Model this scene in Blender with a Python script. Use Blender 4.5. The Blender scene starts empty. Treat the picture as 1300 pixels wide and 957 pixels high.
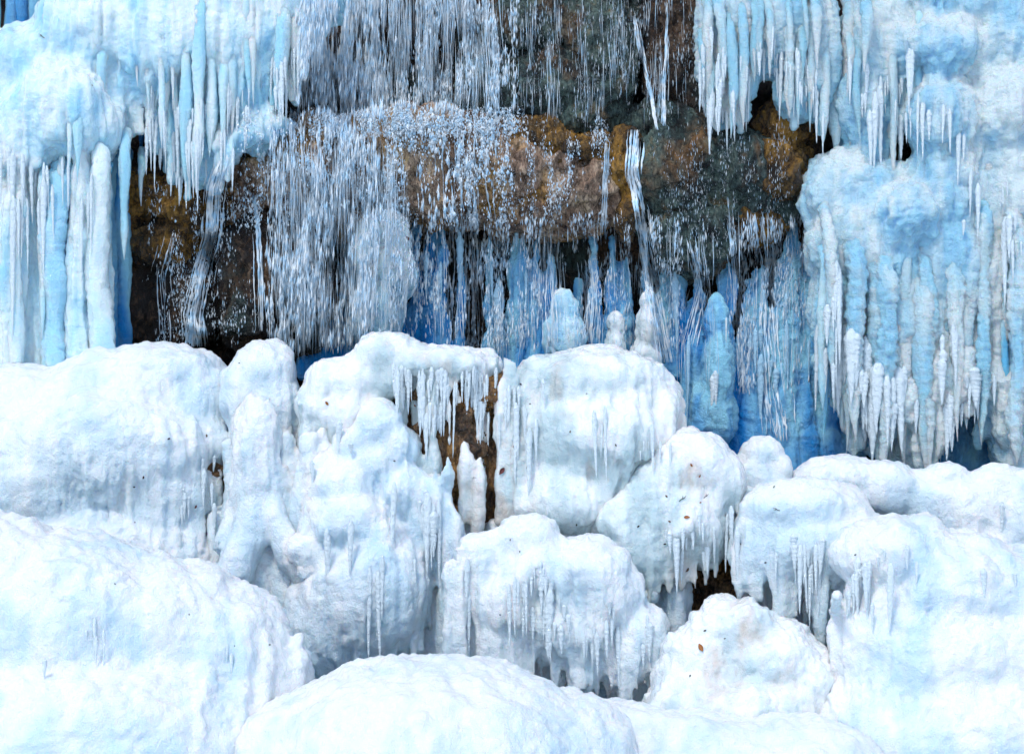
import bpy, bmesh, math, random
import numpy as np
from mathutils import Vector
from mathutils.bvhtree import BVHTree

random.seed(7)
rng = np.random.default_rng(7)
R = math.radians
scene = bpy.context.scene
COL = scene.collection

# ------------------------------------------------------------------ camera
S, D, ZC = 0.005, 13.0, 2.2            # metres per photo pixel at Y=0, camera distance, eye height
cam_d = bpy.data.cameras.new('camera')
cam = bpy.data.objects.new('camera', cam_d)
COL.objects.link(cam)
cam.location = (0, -D, ZC)
cam.rotation_euler = (R(90), 0, 0)
cam_d.sensor_width = 36
cam_d.lens = 36 * D / (1300 * S)
cam_d.clip_end = 500
cam_d.clip_start = 0.1
scene.camera = cam

# ------------------------------------------------------------------ light
SUN_EL, SUN_AZ = R(58), R(205)          # azimuth measured clockwise from +Y (behind the cliff); 180 = from the camera side
world = bpy.data.worlds.new('World')
scene.world = world
world.use_nodes = True
nt = world.node_tree
sky = nt.nodes.new('ShaderNodeTexSky')
sky.sky_type = 'NISHITA'
sky.sun_disc = False
sky.sun_elevation = SUN_EL
sky.sun_rotation = SUN_AZ
nt.links.new(sky.outputs[0], nt.nodes['Background'].inputs[0])
nt.nodes['Background'].inputs[1].default_value = 0.15
sd = bpy.data.lights.new('sun', 'SUN')
sd.energy = 1.3
sd.angle = R(10)
sd.color = (1.0, 0.97, 0.90)
sun = bpy.data.objects.new('sun', sd)
COL.objects.link(sun)
dvec = Vector((math.sin(SUN_AZ) * math.cos(SUN_EL), math.cos(SUN_AZ) * math.cos(SUN_EL), math.sin(SUN_EL)))
sun.rotation_euler = dvec.to_track_quat('Z', 'Y').to_euler()
sun.location = dvec * 30

vs = scene.view_settings
scene.display_settings.display_device = 'sRGB'
vs.view_transform = 'Standard'
vs.look = 'None'
vs.exposure = 0.66
vs.gamma = 1
vs.use_curve_mapping = False
cy = scene.cycles
cy.use_denoising = True
cy.max_bounces = 6
cy.diffuse_bounces = 3
cy.glossy_bounces = 3
cy.transmission_bounces = 4
cy.transparent_max_bounces = 8
cy.caustics_reflective = False
cy.caustics_refractive = False
cy.adaptive_threshold = 0.03


# ------------------------------------------------------------------ helpers
def at(px, py, Y=0.0):
    k = S * (D + Y) / D
    return np.array([(px - 650) * k, Y, (478.5 - py) * k + ZC])


def pxs(Y):
    return S * (D + Y) / D


_perm = rng.permutation(256)
_perm = np.concatenate([_perm, _perm, _perm])
_g = rng.normal(size=(256, 3)).astype(np.float32)
_g /= np.linalg.norm(_g, axis=1)[:, None]


def perlin(P):
    P = np.asarray(P, dtype=np.float32)
    i = np.floor(P).astype(np.int32)
    f = P - i
    i &= 255
    u = f * f * f * (f * (f * 6 - 15) + 10)
    out = 0
    for dx in (0, 1):
        wx = u[:, 0] if dx else 1 - u[:, 0]
        a = _perm[i[:, 0] + dx]
        for dy in (0, 1):
            wy = u[:, 1] if dy else 1 - u[:, 1]
            b = _perm[a + i[:, 1] + dy]
            for dz in (0, 1):
                wz = u[:, 2] if dz else 1 - u[:, 2]
                h = _perm[b + i[:, 2] + dz]
                g = _g[h]
                out = out + wx * wy * wz * (g[:, 0] * (f[:, 0] - dx) + g[:, 1] * (f[:, 1] - dy) + g[:, 2] * (f[:, 2] - dz))
    return out


def fbm(P, octv=3):
    P = np.asarray(P, dtype=np.float32)
    o, a = 0, 1.0
    for k in range(octv):
        o = o + a * perlin(P * (2 ** k) + 17.3 * k)
        a *= 0.5
    return o


def new_mesh(name, V, F):
    """V (n,3) array, F list/array of equal-length faces"""
    V = np.asarray(V, dtype=np.float32)
    F = np.asarray(F, dtype=np.int32)
    me = bpy.data.meshes.new(name)
    me.vertices.add(len(V))
    me.vertices.foreach_set('co', V.ravel())
    n, k = F.shape
    me.loops.add(n * k)
    me.loops.foreach_set('vertex_index', F.ravel())
    me.polygons.add(n)
    me.polygons.foreach_set('loop_start', np.arange(0, n * k, k, dtype=np.int32))
    me.update(calc_edges=True)
    me.polygons.foreach_set('use_smooth', np.ones(n, dtype=bool))
    me.validate()
    return me


def tag(o, label=None, cat=None, group=None, kind=None):
    if label: o['label'] = label
    if cat: o['category'] = cat
    if group: o['group'] = group
    if kind: o['kind'] = kind
    return o


def empty(name, loc, label, cat, group=None):
    o = bpy.data.objects.new(name, None)
    o.empty_display_size = 0.1
    COL.objects.link(o)
    o.location = loc
    return tag(o, label, cat, group)


def link(name, me, mat, parent=None, loc=None, world_coords=True):
    """link a mesh whose vertices are world coordinates (shifted to the object's origin)"""
    o = bpy.data.objects.new(name, me)
    COL.objects.link(o)
    if mat and not me.materials:
        me.materials.append(mat)
    base = Vector((0, 0, 0))
    if loc is not None:
        base = Vector(loc)
    if world_coords:
        off = np.array(base, dtype=np.float32)
        co = np.empty(len(me.vertices) * 3, dtype=np.float32)
        me.vertices.foreach_get('co', co)
        co = co.reshape(-1, 3) - off
        me.vertices.foreach_set('co', co.ravel())
        me.update()
    o.location = base
    if parent is not None:
        o.parent = parent
        o.location = base - parent.location
    return o


bm = bmesh.new()
bmesh.ops.create_icosphere(bm, subdivisions=3, radius=1)
ICO_V = np.array([v.co[:] for v in bm.verts], dtype=np.float32)
ICO_F = np.array([[v.index for v in f.verts] for f in bm.faces], dtype=np.int32)
bm.free()


def tube(P, Rr, sides=10, squash=1.0):
    """closed tube along points P with radii Rr -> V, quads+tri as quads"""
    P = np.asarray(P, dtype=np.float32)
    Rr = np.asarray(Rr, dtype=np.float32)
    n = len(P)
    T = np.gradient(P, axis=0)
    T /= np.linalg.norm(T, axis=1)[:, None] + 1e-9
    ref = np.array([0, 1, 0], dtype=np.float32)
    A = np.cross(T, ref)
    A /= np.linalg.norm(A, axis=1)[:, None] + 1e-9
    B = np.cross(T, A)
    th = np.linspace(0, 2 * math.pi, sides, endpoint=False)
    V = P[:, None, :] + Rr[:, None, None] * (A[:, None, :] * np.cos(th)[None, :, None] + squash * B[:, None, :] * np.sin(th)[None, :, None])
    V = V.reshape(-1, 3)
    F = []
    idx = np.arange(n * sides).reshape(n, sides)
    a = idx[:-1]; b = idx[1:]
    F = np.stack([a, np.roll(a, -1, 1), np.roll(b, -1, 1), b], -1).reshape(-1, 4)
    return V, F


class Mass:
    """overlapping primitives, fused by a voxel remesh"""
    def __init__(self):
        self.V, self.F, self.n = [], [], 0
        self.body = None
        self.bias = 0.0

    def add(self, V, F):
        if F.shape[1] == 4:
            F = np.concatenate([F[:, [0, 1, 2]], F[:, [0, 2, 3]]])
        self.V.append(V); self.F.append(F + self.n); self.n += len(V)

    def ell(self, px, py, Y, rx, ry, rd):
        k = pxs(Y)
        jitter = 1 + 0.10 * perlin(ICO_V * 1.7 + px)[:, None]
        self.add(ICO_V * jitter * np.array([rx * k, rd, ry * k]) + at(px, py, Y), ICO_F)

    def ells(self, Y, L, rd=None):
        for e in L:
            px, py, rx, ry = e[:4]
            y = Y + (e[4] if len(e) > 4 else 0)
            r = e[5] if len(e) > 5 else (rd or 0.5 * (rx + ry) * pxs(y))
            self.ell(px, py, y, rx, ry, r)

    def cap(self, pts, sides=14):
        """pts: (px,py,Y,r_px) chain, capped"""
        P = np.array([at(*p[:3]) for p in pts]); r = np.array([p[3] * pxs(p[2]) for p in pts])
        n = max(6, int(np.linalg.norm(np.diff(P, axis=0), axis=1).sum() / 0.03))
        t = np.linspace(0, len(P) - 1, n)
        Pi = np.stack([np.interp(t, np.arange(len(P)), P[:, i]) for i in range(3)], 1)
        ri = np.interp(t, np.arange(len(P)), r)
        Pi[:, 0] += 0.25 * ri * perlin(Pi * 4)
        ri = ri * (1 + 0.25 * perlin(Pi * 7 + 3))
        d0 = (Pi[0] - Pi[1]); d0 /= np.linalg.norm(d0) + 1e-9
        d1 = (Pi[-1] - Pi[-2]); d1 /= np.linalg.norm(d1) + 1e-9
        Pi = np.concatenate([[Pi[0] + d0 * ri[0] * 0.6], Pi, [Pi[-1] + d1 * ri[-1] * 0.6]])
        ri = np.concatenate([[ri[0] * 0.05], ri, [ri[-1] * 0.05]])
        V, F = tube(Pi, ri, sides)
        n0 = len(V)
        V = np.concatenate([V, [Pi[0], Pi[-1]]])
        capf = []
        for k in range(sides):
            k2 = (k + 1) % sides
            capf.append([n0, k2, k]); capf.append([n0 + 1, n0 - sides + k, n0 - sides + k2])
        self.add(V, np.concatenate([F[:, [0, 1, 2]], F[:, [0, 2, 3]], np.array(capf)]))

    def front(self, px, py):
        """depth of the soft body's near surface at a point of the view"""
        if self.body is None: return None
        o = Vector((0, -D, ZC)); d = (Vector(at(px, py, 0)) - o).normalized()
        h = self.body.ray_cast(o, d)
        return None if h[0] is None else h[0].y

    def drips(self, x0, x1, ytop, ybot, Y, n, r=(5, 12), jit=25, taper=0.35):
        """runnels of ice that follow the body's flank and then hang free"""
        for i in range(n):
            x = x0 + (x1 - x0) * (i + random.uniform(0.05, 0.95)) / n
            u = (x - x0) / max(1e-6, x1 - x0)
            yt = np.interp(u, np.linspace(0, 1, len(ytop)), ytop) if hasattr(ytop, '__len__') else ytop
            yb = np.interp(u, np.linspace(0, 1, len(ybot)), ybot) if hasattr(ybot, '__len__') else ybot
            yt += random.uniform(-0.6, 0.6) * jit
            yb += random.uniform(-1, 1) * jit
            rr = random.uniform(*r)
            m = max(4, int((yb - yt) / 18))
            pts, last = [], None
            for q in np.linspace(0, 1, m):
                py = yt + (yb - yt) * q
                fy = self.front(x, py)
                if fy is not None and (last is None or abs(fy - last) < 0.22):
                    last = fy
                y = last if last is not None else Y
                rad = rr * (1.15 - (1.15 - taper) * q ** 1.5) * (0.35 + 0.65 * min(1, q * 5))
                pts.append((x + 0.25 * rr * math.sin(q * 5 + i), py, y + rad * 0.35 * pxs(y), rad))
            self.cap(pts, 10)

    def fuse(self, voxel=0.03, it=9):
        """melt everything added so far into one soft body"""
        out = self._remesh(voxel, it)
        n = len(out.vertices)
        co = np.empty(n * 3, dtype=np.float32); out.vertices.foreach_get('co', co)
        out.calc_loop_triangles()
        f = np.empty(len(out.loop_triangles) * 3, dtype=np.int32); out.loop_triangles.foreach_get('vertices', f)
        bpy.data.meshes.remove(out)
        self.V, self.F, self.n = [co.reshape(-1, 3)], [f.reshape(-1, 3)], n
        self.body = BVHTree.FromPolygons(self.V[0].tolist(), self.F[0].tolist())

    def _remesh(self, voxel, smooth):
        V = np.concatenate(self.V); F = np.concatenate(self.F)
        me = new_mesh('tmp', V, F)
        o = bpy.data.objects.new('tmp', me)
        COL.objects.link(o)
        m = o.modifiers.new('r', 'REMESH'); m.mode = 'VOXEL'; m.voxel_size = voxel; m.use_smooth_shade = True
        if smooth:
            s = o.modifiers.new('s', 'SMOOTH'); s.factor = 0.5; s.iterations = smooth
        dg = bpy.context.evaluated_depsgraph_get()
        out = bpy.data.meshes.new_from_object(o.evaluated_get(dg))
        bpy.data.objects.remove(o); bpy.data.meshes.remove(me)
        return out

    def mesh(self, name, voxel=0.011, disp=None, smooth=3):
        out = self._remesh(voxel * 1.2, smooth)
        nv = len(out.vertices)
        no = np.empty(nv * 3, dtype=np.float32); out.vertices.foreach_get('normal', no); no = no.reshape(-1, 3)
        co = np.empty(nv * 3, dtype=np.float32); out.vertices.foreach_get('co', co); co = co.reshape(-1, 3)
        li = np.empty(len(out.loops), dtype=np.int32); out.loops.foreach_get('vertex_index', li)
        if len(li) == 4 * len(out.polygons):
            q = li.reshape(-1, 4)
            q = q[(no[q, 1].mean(1) < 0.6) & (co[q, 2].mean(1) > -0.35)]
            used, inv = np.unique(q, return_inverse=True)
            bpy.data.meshes.remove(out)
            out = new_mesh(name, co[used], inv.reshape(-1, 4))
        out.name = name
        n = len(out.vertices)
        co = np.empty(n * 3, dtype=np.float32); out.vertices.foreach_get('co', co); co = co.reshape(-1, 3)
        no = np.empty(n * 3, dtype=np.float32); out.vertices.foreach_get('normal', no); no = no.reshape(-1, 3)
        if disp:
            co = co + no * disp(co, no)[:, None]
            out.vertices.foreach_set('co', co.ravel()); out.update()
        frost_attr(out, co, no)
        out.polygons.foreach_set('use_smooth', np.ones(len(out.polygons), dtype=bool))
        return out


def frost_attr(me, co, no):
    """where rime has settled: upward faces and drifting patches"""
    f = 0.5 * no[:, 2] + 1.1 * fbm(co * np.array([2.6, 2.6, 1.0]) + 3, 2) + 0.7 * fbm(co * np.array([11, 11, 2.6]), 2)
    at_ = me.attributes.new('frost', 'FLOAT', 'POINT')
    at_.data.foreach_set('value', f.astype(np.float32))


def billow(P):
    return np.abs(perlin(P)) * 2 - 0.35


def d_mound(lump=0.03, flute=0.05, fine=0.007):
    def f(P, N):
        steep = np.clip(0.7 - N[:, 2], 0, 1.0)
        b = billow(P * 4.2) + 0.5 * billow(P * 9 + 5) + 0.32 * billow(P * 19 + 2) + 0.16 * billow(P * 37 + 8)
        Q = P + 0.03 * perlin(P * np.array([3, 3, 3.0]))[:, None]
        v = billow(Q * np.array([9, 9, 0.9])) + 0.55 * billow(Q * np.array([21, 21, 1.8]) + 9)
        g = perlin(P * 30) + 0.6 * np.abs(perlin(P * 55))
        return lump * b * (1.1 - 0.7 * steep) + flute * steep * v * (0.6 + perlin(P * 2.3 + 7)) + fine * g
    return f


def d_crust(lump=0.03, flute=0.03, fine=0.012):
    def f(P, N):
        b = billow(P * np.array([6, 6, 4.0])) + 0.5 * billow(P * np.array([13, 13, 10.0]))
        Q = P + 0.03 * perlin(P * np.array([3, 3, 3.0]))[:, None]
        v = billow(Q * np.array([8, 8, 0.7])) + 0.6 * billow(Q * np.array([19, 19, 1.5]) + 4)
        g = perlin(P * np.array([20, 20, 38])) + 0.9 * np.abs(perlin(P * np.array([38, 38, 50])))
        return lump * b + flute * v + fine * g
    return f


def d_rock(big=0.08, mid=0.045, fine=0.014):
    def f(P, N):
        a = perlin(P * np.array([3, 3, 4.5]))
        st = perlin(P * np.array([5, 5, 7.0]) + 31) * 3.0
        step = (np.floor(st) + np.clip((st - np.floor(st)) * 4, 0, 1)) / 3.0       # broken, bedded steps
        r = 1 - np.abs(perlin(P * np.array([8, 8, 8.0]))) * 2 + 0.6 * (1 - np.abs(perlin(P * np.array([17, 17, 14.0]))) * 2)
        v = perlin(P * np.array([24, 24, 6.0])) + 0.9 * np.abs(perlin(P * np.array([42, 42, 12.0]))) * 2
        g = perlin(P * np.array([60, 60, 40.0]))
        return big * 0.6 * a + 0.09 * step + mid * (r - 0.9) + fine * (v + 0.7 * g)
    return f


# ------------------------------------------------------------------ materials
def base_mat(name):
    m = bpy.data.materials.new(name)
    m.use_nodes = True
    t = m.node_tree
    return m, t, t.nodes['Principled BSDF']


def N(t, typ, **kw):
    n = t.nodes.new(typ)
    for k, v in kw.items():
        if k in n.inputs.keys() if isinstance(k, str) else False:
            n.inputs[k].default_value = v
        else:
            setattr(n, k, v)
    return n


def noise(t, scale, detail=4, rough=0.55, stretch=(1, 1, 1), off=0.0):
    geo = t.nodes.new('ShaderNodeNewGeometry')
    mp = t.nodes.new('ShaderNodeMapping')
    mp.inputs['Scale'].default_value = stretch
    mp.inputs['Location'].default_value = (off, off * 0.7, off * 1.3)
    t.links.new(geo.outputs['Position'], mp.inputs['Vector'])
    n = t.nodes.new('ShaderNodeTexNoise')
    n.inputs['Scale'].default_value = scale
    n.inputs['Detail'].default_value = detail
    n.inputs['Roughness'].default_value = rough
    t.links.new(mp.outputs[0], n.inputs['Vector'])
    return n.outputs[0]


def voro(t, scale, stretch=(1, 1, 1)):
    geo = t.nodes.new('ShaderNodeNewGeometry')
    mp = t.nodes.new('ShaderNodeMapping')
    mp.inputs['Scale'].default_value = stretch
    t.links.new(geo.outputs['Position'], mp.inputs['Vector'])
    n = t.nodes.new('ShaderNodeTexVoronoi')
    n.feature = 'SMOOTH_F1'
    n.inputs['Scale'].default_value = scale
    t.links.new(mp.outputs[0], n.inputs['Vector'])
    return n.outputs['Distance']


def ramp(t, fac, stops):
    r = t.nodes.new('ShaderNodeValToRGB')
    els = r.color_ramp.elements
    while len(els) < len(stops):
        els.new(0.5)
    for e, (p, c) in zip(els, stops):
        e.position = p
        e.color = (*c, 1) if hasattr(c, '__len__') else (c, c, c, 1)
    t.links.new(fac, r.inputs[0])
    return r.outputs[0]


def mix(t, fac, a, b):
    m = t.nodes.new('ShaderNodeMix')
    m.data_type = 'RGBA'
    for sock, v in ((m.inputs[0], fac), (m.inputs[6], a), (m.inputs[7], b)):
        if hasattr(v, 'is_linked') or hasattr(v, 'links'):
            t.links.new(v, sock)
        else:
            sock.default_value = v if isinstance(v, (int, float)) else (*v, 1)
    return m.outputs[2]


def math_n(t, op, a, b=None, clamp=False):
    m = t.nodes.new('ShaderNodeMath')
    m.operation = op
    m.use_clamp = clamp
    for i, v in enumerate((a, b)):
        if v is None: continue
        if hasattr(v, 'links'):
            t.links.new(v, m.inputs[i])
        else:
            m.inputs[i].default_value = v
    return m.outputs[0]


def bumps(t, bsdf, layers):
    prev = None
    for h, strength, dist in layers:
        b = t.nodes.new('ShaderNodeBump')
        b.inputs['Strength'].default_value = strength
        b.inputs['Distance'].default_value = dist
        t.links.new(h, b.inputs['Height'])
        if prev is not None:
            t.links.new(prev, b.inputs['Normal'])
        prev = b.outputs[0]
    t.links.new(prev, bsdf.inputs['Normal'])


def ice_mat(name, white, clear, frost=0.5, sss=0.4, rough=0.3, trans=0.0, gran=1.0, spec=0.5, dirt=None, coat=0.7):
    m, t, b = base_mat(name)
    a = t.nodes.new('ShaderNodeAttribute'); a.attribute_name = 'frost'
    f = math_n(t, 'ADD', a.outputs['Fac'], frost)
    col = ramp(t, f, [(0.1, clear), (0.85, white)])
    if dirt:
        dn = ramp(t, noise(t, 3.3, 3, 0.65, (1, 1, 0.6), 21.0), [(0.55, 0.0), (0.72, 0.7)])
        col = mix(t, dn, col, dirt)
    t.links.new(col, b.inputs['Base Color'])
    b.inputs['Subsurface Weight'].default_value = sss
    b.inputs['Subsurface Radius'].default_value = (0.4, 0.75, 1.0)
    b.inputs['Subsurface Scale'].default_value = 0.07
    b.inputs['Coat Weight'].default_value = coat
    b.inputs['Coat Roughness'].default_value = 0.05
    b.inputs['Coat IOR'].default_value = 1.33
    b.inputs['IOR'].default_value = 1.31
    b.inputs['Specular IOR Level'].default_value = spec
    b.inputs['Transmission Weight'].default_value = trans
    b.inputs['Roughness'].default_value = rough
    bumps(t, b, [(noise(t, 62, 3, 0.8, (1, 1, 0.8)), 0.85 * gran, 0.02)])
    t.links.new(b.inputs['Normal'].links[0].from_socket, b.inputs['Coat Normal'])
    return m


def rock_mat(name, stops, rough=0.25, tint=None, tint_at=(0.5, 0.6), spec=0.5):
    m, t, b = base_mat(name)
    n = noise(t, 5.0, 6, 0.74, (1, 1, 0.6), 2.0)
    col = ramp(t, n, stops)
    if tint:
        f2 = ramp(t, noise(t, 2.6, 4, 0.65, (1, 1, 0.7), 11.0), [(tint_at[0], 0.0), (tint_at[1], 0.85)])
        col = mix(t, f2, col, tint)
    fine = ramp(t, noise(t, 45, 3, 0.7, (1, 1, 0.35), 4.0), [(0.36, 0.18), (0.62, 1.2)])
    mm = t.nodes.new('ShaderNodeMix'); mm.data_type = 'RGBA'; mm.blend_type = 'MULTIPLY'; mm.inputs[0].default_value = 0.9
    t.links.new(col, mm.inputs[6]); t.links.new(fine, mm.inputs[7])
    t.links.new(mm.outputs[2], b.inputs['Base Color'])
    b.inputs['Roughness'].default_value = rough
    b.inputs['Specular IOR Level'].default_value = spec
    bumps(t, b, [(noise(t, 38, 4, 0.8, (1, 1, 0.5)), 1.0, 0.04)])
    return m


M = {}
M['snow'] = ice_mat('frosted_ice', (0.86, 0.90, 0.92), (0.64, 0.78, 0.86), 0.46, 0.5, 0.3, 0, 1.1)
M['dirty'] = ice_mat('frosted_ice_with_silt', (0.85, 0.885, 0.90), (0.54, 0.66, 0.69), 0.42, 0.55, 0.2, 0, 0.9, dirt=(0.60, 0.50, 0.42))
M['bluefront'] = ice_mat('frosted_pale_blue_ice', (0.86, 0.90, 0.93), (0.62, 0.785, 0.89), 0.44, 0.5, 0.28, 0, 1.1)
M['curtain'] = ice_mat('pale_blue_ice', (0.80, 0.92, 0.97), (0.40, 0.73, 0.93), 0.50, 0.6, 0.10, 0, 1.2, 0.6, coat=1.0)
M['clearcol'] = ice_mat('clear_blue_ice', (0.60, 0.84, 0.96), (0.16, 0.53, 0.86), 0.42, 0.6, 0.08, 0, 1.2, 0.7, coat=1.0)
M['crust'] = ice_mat('crusted_pale_blue_ice', (0.80, 0.92, 0.97), (0.38, 0.71, 0.93), 0.50, 0.55, 0.10, 0, 2.0, 0.6, coat=1.0)
M['deep'] = ice_mat('deep_blue_ice', (0.36, 0.76, 0.99), (0.01, 0.29, 0.76), 0.40, 0.3, 0.08, 0, 1.8, 0.7, coat=1.0)
M['icicle'] = ice_mat('clear_icicle', (0.88, 0.95, 0.985), (0.74, 0.89, 0.97), 0.45, 0.0, 0.06, 0.06, 1.2, 0.9, coat=1.0)
M['blueicicle'] = ice_mat('azure_icicle', (0.70, 0.90, 0.99), (0.22, 0.62, 0.94), 0.5, 0.0, 0.06, 0.1, 1.2, 0.9, coat=1.0)
M['rock'] = rock_mat('wet_dark_rock', [(0.38, (0.0047, 0.0047, 0.0055)), (0.50, (0.0351, 0.0211, 0.0140)), (0.60, (0.1014, 0.0585, 0.0312)), (0.74, (0.1872, 0.1248, 0.0780))], rough=0.18, spec=0.55, tint=(0.0351, 0.0663, 0.0624), tint_at=(0.52, 0.66))
M['ledge'] = rock_mat('ochre_ledge_rock', [(0.36, (0.1170, 0.0702, 0.0468)), (0.47, (0.3978, 0.2574, 0.1755)), (0.58, (0.6435, 0.4680, 0.3276)), (0.72, (0.7000, 0.4914, 0.2106))], rough=0.18, spec=0.55, tint=(0.7000, 0.3627, 0.0468), tint_at=(0.52, 0.66))
M['moss'] = rock_mat('mossy_wet_rock', [(0.38, (0.0063, 0.0090, 0.0090)), (0.48, (0.0448, 0.0762, 0.0718)), (0.60, (0.1166, 0.1704, 0.1435)), (0.74, (0.2691, 0.1525, 0.0448))], rough=0.18, spec=0.55, tint=(0.2332, 0.1076, 0.0269), tint_at=(0.54, 0.68))
M['ochre'] = rock_mat('ochre_wet_rock', [(0.38, (0.0147, 0.0084, 0.0042)), (0.48, (0.1369, 0.0716, 0.0169)), (0.60, (0.3791, 0.1948, 0.0316)), (0.74, (0.4738, 0.2633, 0.0632))], rough=0.18, spec=0.55)
M['brown'] = rock_mat('brown_rock_under_ice', [(0.34, (0.04, 0.025, 0.015)), (0.46, (0.18, 0.10, 0.05)), (0.60, (0.42, 0.22, 0.07)), (0.76, (0.48, 0.34, 0.22))], rough=0.2, spec=0.6)


def water_mat():
    m, t, b = base_mat('white_falling_water')
    col = ramp(t, noise(t, 18, 2), [(0.38, (0.52, 0.79, 1.0)), (0.58, (0.92, 0.97, 1.0))])
    t.links.new(col, b.inputs['Base Color'])
    b.inputs['IOR'].default_value = 1.33
    b.inputs['Roughness'].default_value = 0.15
    tr = t.nodes.new('ShaderNodeBsdfTransparent')
    mx = t.nodes.new('ShaderNodeMixShader'); mx.inputs[0].default_value = 0.78
    t.links.new(tr.outputs[0], mx.inputs[1]); t.links.new(b.outputs[0], mx.inputs[2])
    t.links.new(mx.outputs[0], t.nodes['Material Output'].inputs['Surface'])
    return m


M['water'] = water_mat()


def plain(name, col, rough=0.6):
    m, t, b = base_mat(name)
    n = noise(t, 200, 3)
    c = ramp(t, n, [(0.3, tuple(0.6 * x for x in col)), (0.7, tuple(min(1, 1.3 * x) for x in col))])
    t.links.new(c, b.inputs['Base Color'])
    b.inputs['Roughness'].default_value = rough
    return m


# ------------------------------------------------------------------ setting: ground and cliff
def grid_mesh(name, xs, zs, fn):
    X, Z = np.meshgrid(xs, zs)
    V = fn(X.ravel(), Z.ravel())
    idx = np.arange(len(xs) * len(zs)).reshape(len(zs), len(xs))
    F = np.stack([idx[:-1, :-1], idx[:-1, 1:], idx[1:, 1:], idx[1:, :-1]], -1).reshape(-1, 4)
    return new_mesh(name, V, F)


def ground_fn(x, y):
    P = np.stack([x * 0.35, y * 0.35, 0 * x], 1)
    z = -0.5 + 0.25 * fbm(P, 4) + 0.02 * fbm(P * 14, 2)
    return np.stack([x, y, z], 1)


gx = np.concatenate([np.linspace(-60, -8, 20), np.linspace(-7.5, 7.5, 110), np.linspace(8, 60, 20)])
gy = np.concatenate([np.linspace(-60, -16, 20), np.linspace(-15.5, 3, 130)])
tag(link('snow_ground', grid_mesh('snow_ground', gx, gy, ground_fn), M['snow']), 'snow covered ground at the foot of the frozen falls', 'ground', kind='structure')


def cliff_fn(x, z):
    P = np.stack([x, 0 * x, z], 1)
    y = 0.45 + 0.22 * fbm(P * np.array([0.9, 1, 1.3]), 3)
    lay = 1 - np.abs(perlin(P * np.array([1.6, 1, 3.4]) + 4)) * 2
    y -= 0.12 * lay
    y -= 0.05 * (1 - np.abs(perlin(P * np.array([5.5, 1, 4.0]) + 8)) * 2)
    st = perlin(P * np.array([3.2, 1, 4.2]) + 31) * 4.0
    y -= 0.10 * (np.floor(st) + np.clip((st - np.floor(st)) * 4, 0, 1)) / 4.0
    y += 0.03 * perlin(P * np.array([14, 1, 6.0])) + 0.014 * perlin(P * np.array([30, 1, 18.0]))
    foot = np.clip((2.1 - z) / 2.4, 0, 1.2)
    y -= 0.95 * foot ** 1.1
    return np.stack([x, y, z], 1)


cx = np.concatenate([np.linspace(-16, -4.2, 60), np.linspace(-4.1, 4.1, 330), np.linspace(4.2, 16, 60)])
cz = np.concatenate([np.linspace(-1.0, -0.3, 20), np.linspace(-0.28, 5.2, 220), np.linspace(5.25, 8, 40)])
cliff = tag(link('cliff', grid_mesh('cliff', cx, cz, cliff_fn), M['rock']), 'dark wet rock face behind the ice', 'cliff', kind='structure')


# ------------------------------------------------------------------ rocks on the face
def rock(label, mat, ells, Y, caps=(), voxel=0.012, disp=None, name='rock_outcrop', cat='rock', group=None):
    ms = Mass()
    ms.ells(Y, ells)
    for c in caps: ms.cap(c)
    me = ms.mesh(name, voxel, disp or d_rock())
    e = ells[0]
    o = link(name, me, mat, None, at(e[0], e[1] + e[3], Y))
    return tag(o, label, cat, group)


rock('long arched tan ledge washed by splashing water', M['ledge'],
     [(560, 240, 120, 50, 0.18), (430, 250, 90, 50, 0.2), (690, 260, 100, 42, 0.2)], 0.05, name='rock_ledge',
     caps=[[(290, 270, 0.14, 30), (340, 232, 0.10, 42), (400, 202, 0.06, 50), (470, 190, 0.02, 50), (560, 192, 0.0, 52), (640, 204, 0.0, 50), (720, 226, 0.02, 44), (790, 240, 0.06, 40)]])
rock('glossy golden ochre lip where the arched ledge meets the braided stream', M['ochre'],
     [(740, 192, 62, 20, 0.0, 0.16), (670, 172, 50, 17, 0.0, 0.14), (790, 205, 20, 46, -0.03, 0.12), (795, 260, 16, 40, 0.0, 0.12), (700, 183, 50, 16, -0.01, 0.14)], -0.06, disp=d_rock(0.03, 0.03, 0.012))
rock('rounded moss green boulder overhanging the ochre ledge', M['moss'],
     [(715, 120, 85, 60, 0.0, 0.24), (640, 130, 60, 60, 0.12), (760, 70, 50, 70, 0.08), (690, 40, 70, 50, 0.18)], 0.10)
rock('dark green outcrop with rusty lower edge between stream and ice crust', M['moss'],
     [(870, 215, 70, 65, 0.0, 0.3), (930, 215, 75, 55, 0.04), (880, 290, 65, 60, 0.12), (850, 165, 50, 40, 0.1), (960, 250, 70, 45, 0.08)], 0.02)
rock('rust orange rock knob hanging under the ice crust', M['ochre'],
     [(985, 215, 45, 50, 0.0, 0.22), (990, 170, 35, 45, 0.06), (960, 270, 45, 40, 0.10)], -0.04)
rock('golden brown rock shelf beneath hanging ice fringe', M['ochre'],
     [(215, 250, 65, 38, 0.0, 0.22), (165, 270, 40, 45, 0.05), (255, 265, 40, 30, 0.05), (200, 300, 60, 40, 0.1)], 0.0)
rock('dark brown rock column between blue ice column and forked stream', M['rock'],
     [(215, 390, 60, 90, 0.0, 0.2), (170, 380, 40, 80, 0.05), (330, 360, 50, 110, 0.08), (385, 360, 50, 110, 0.12)], 0.15)
rock('dark upright rock rib beside twin water threads', M['rock'],
     [(860, 60, 45, 110, 0.0, 0.2), (885, 120, 40, 70, 0.05)], 0.12)
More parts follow.
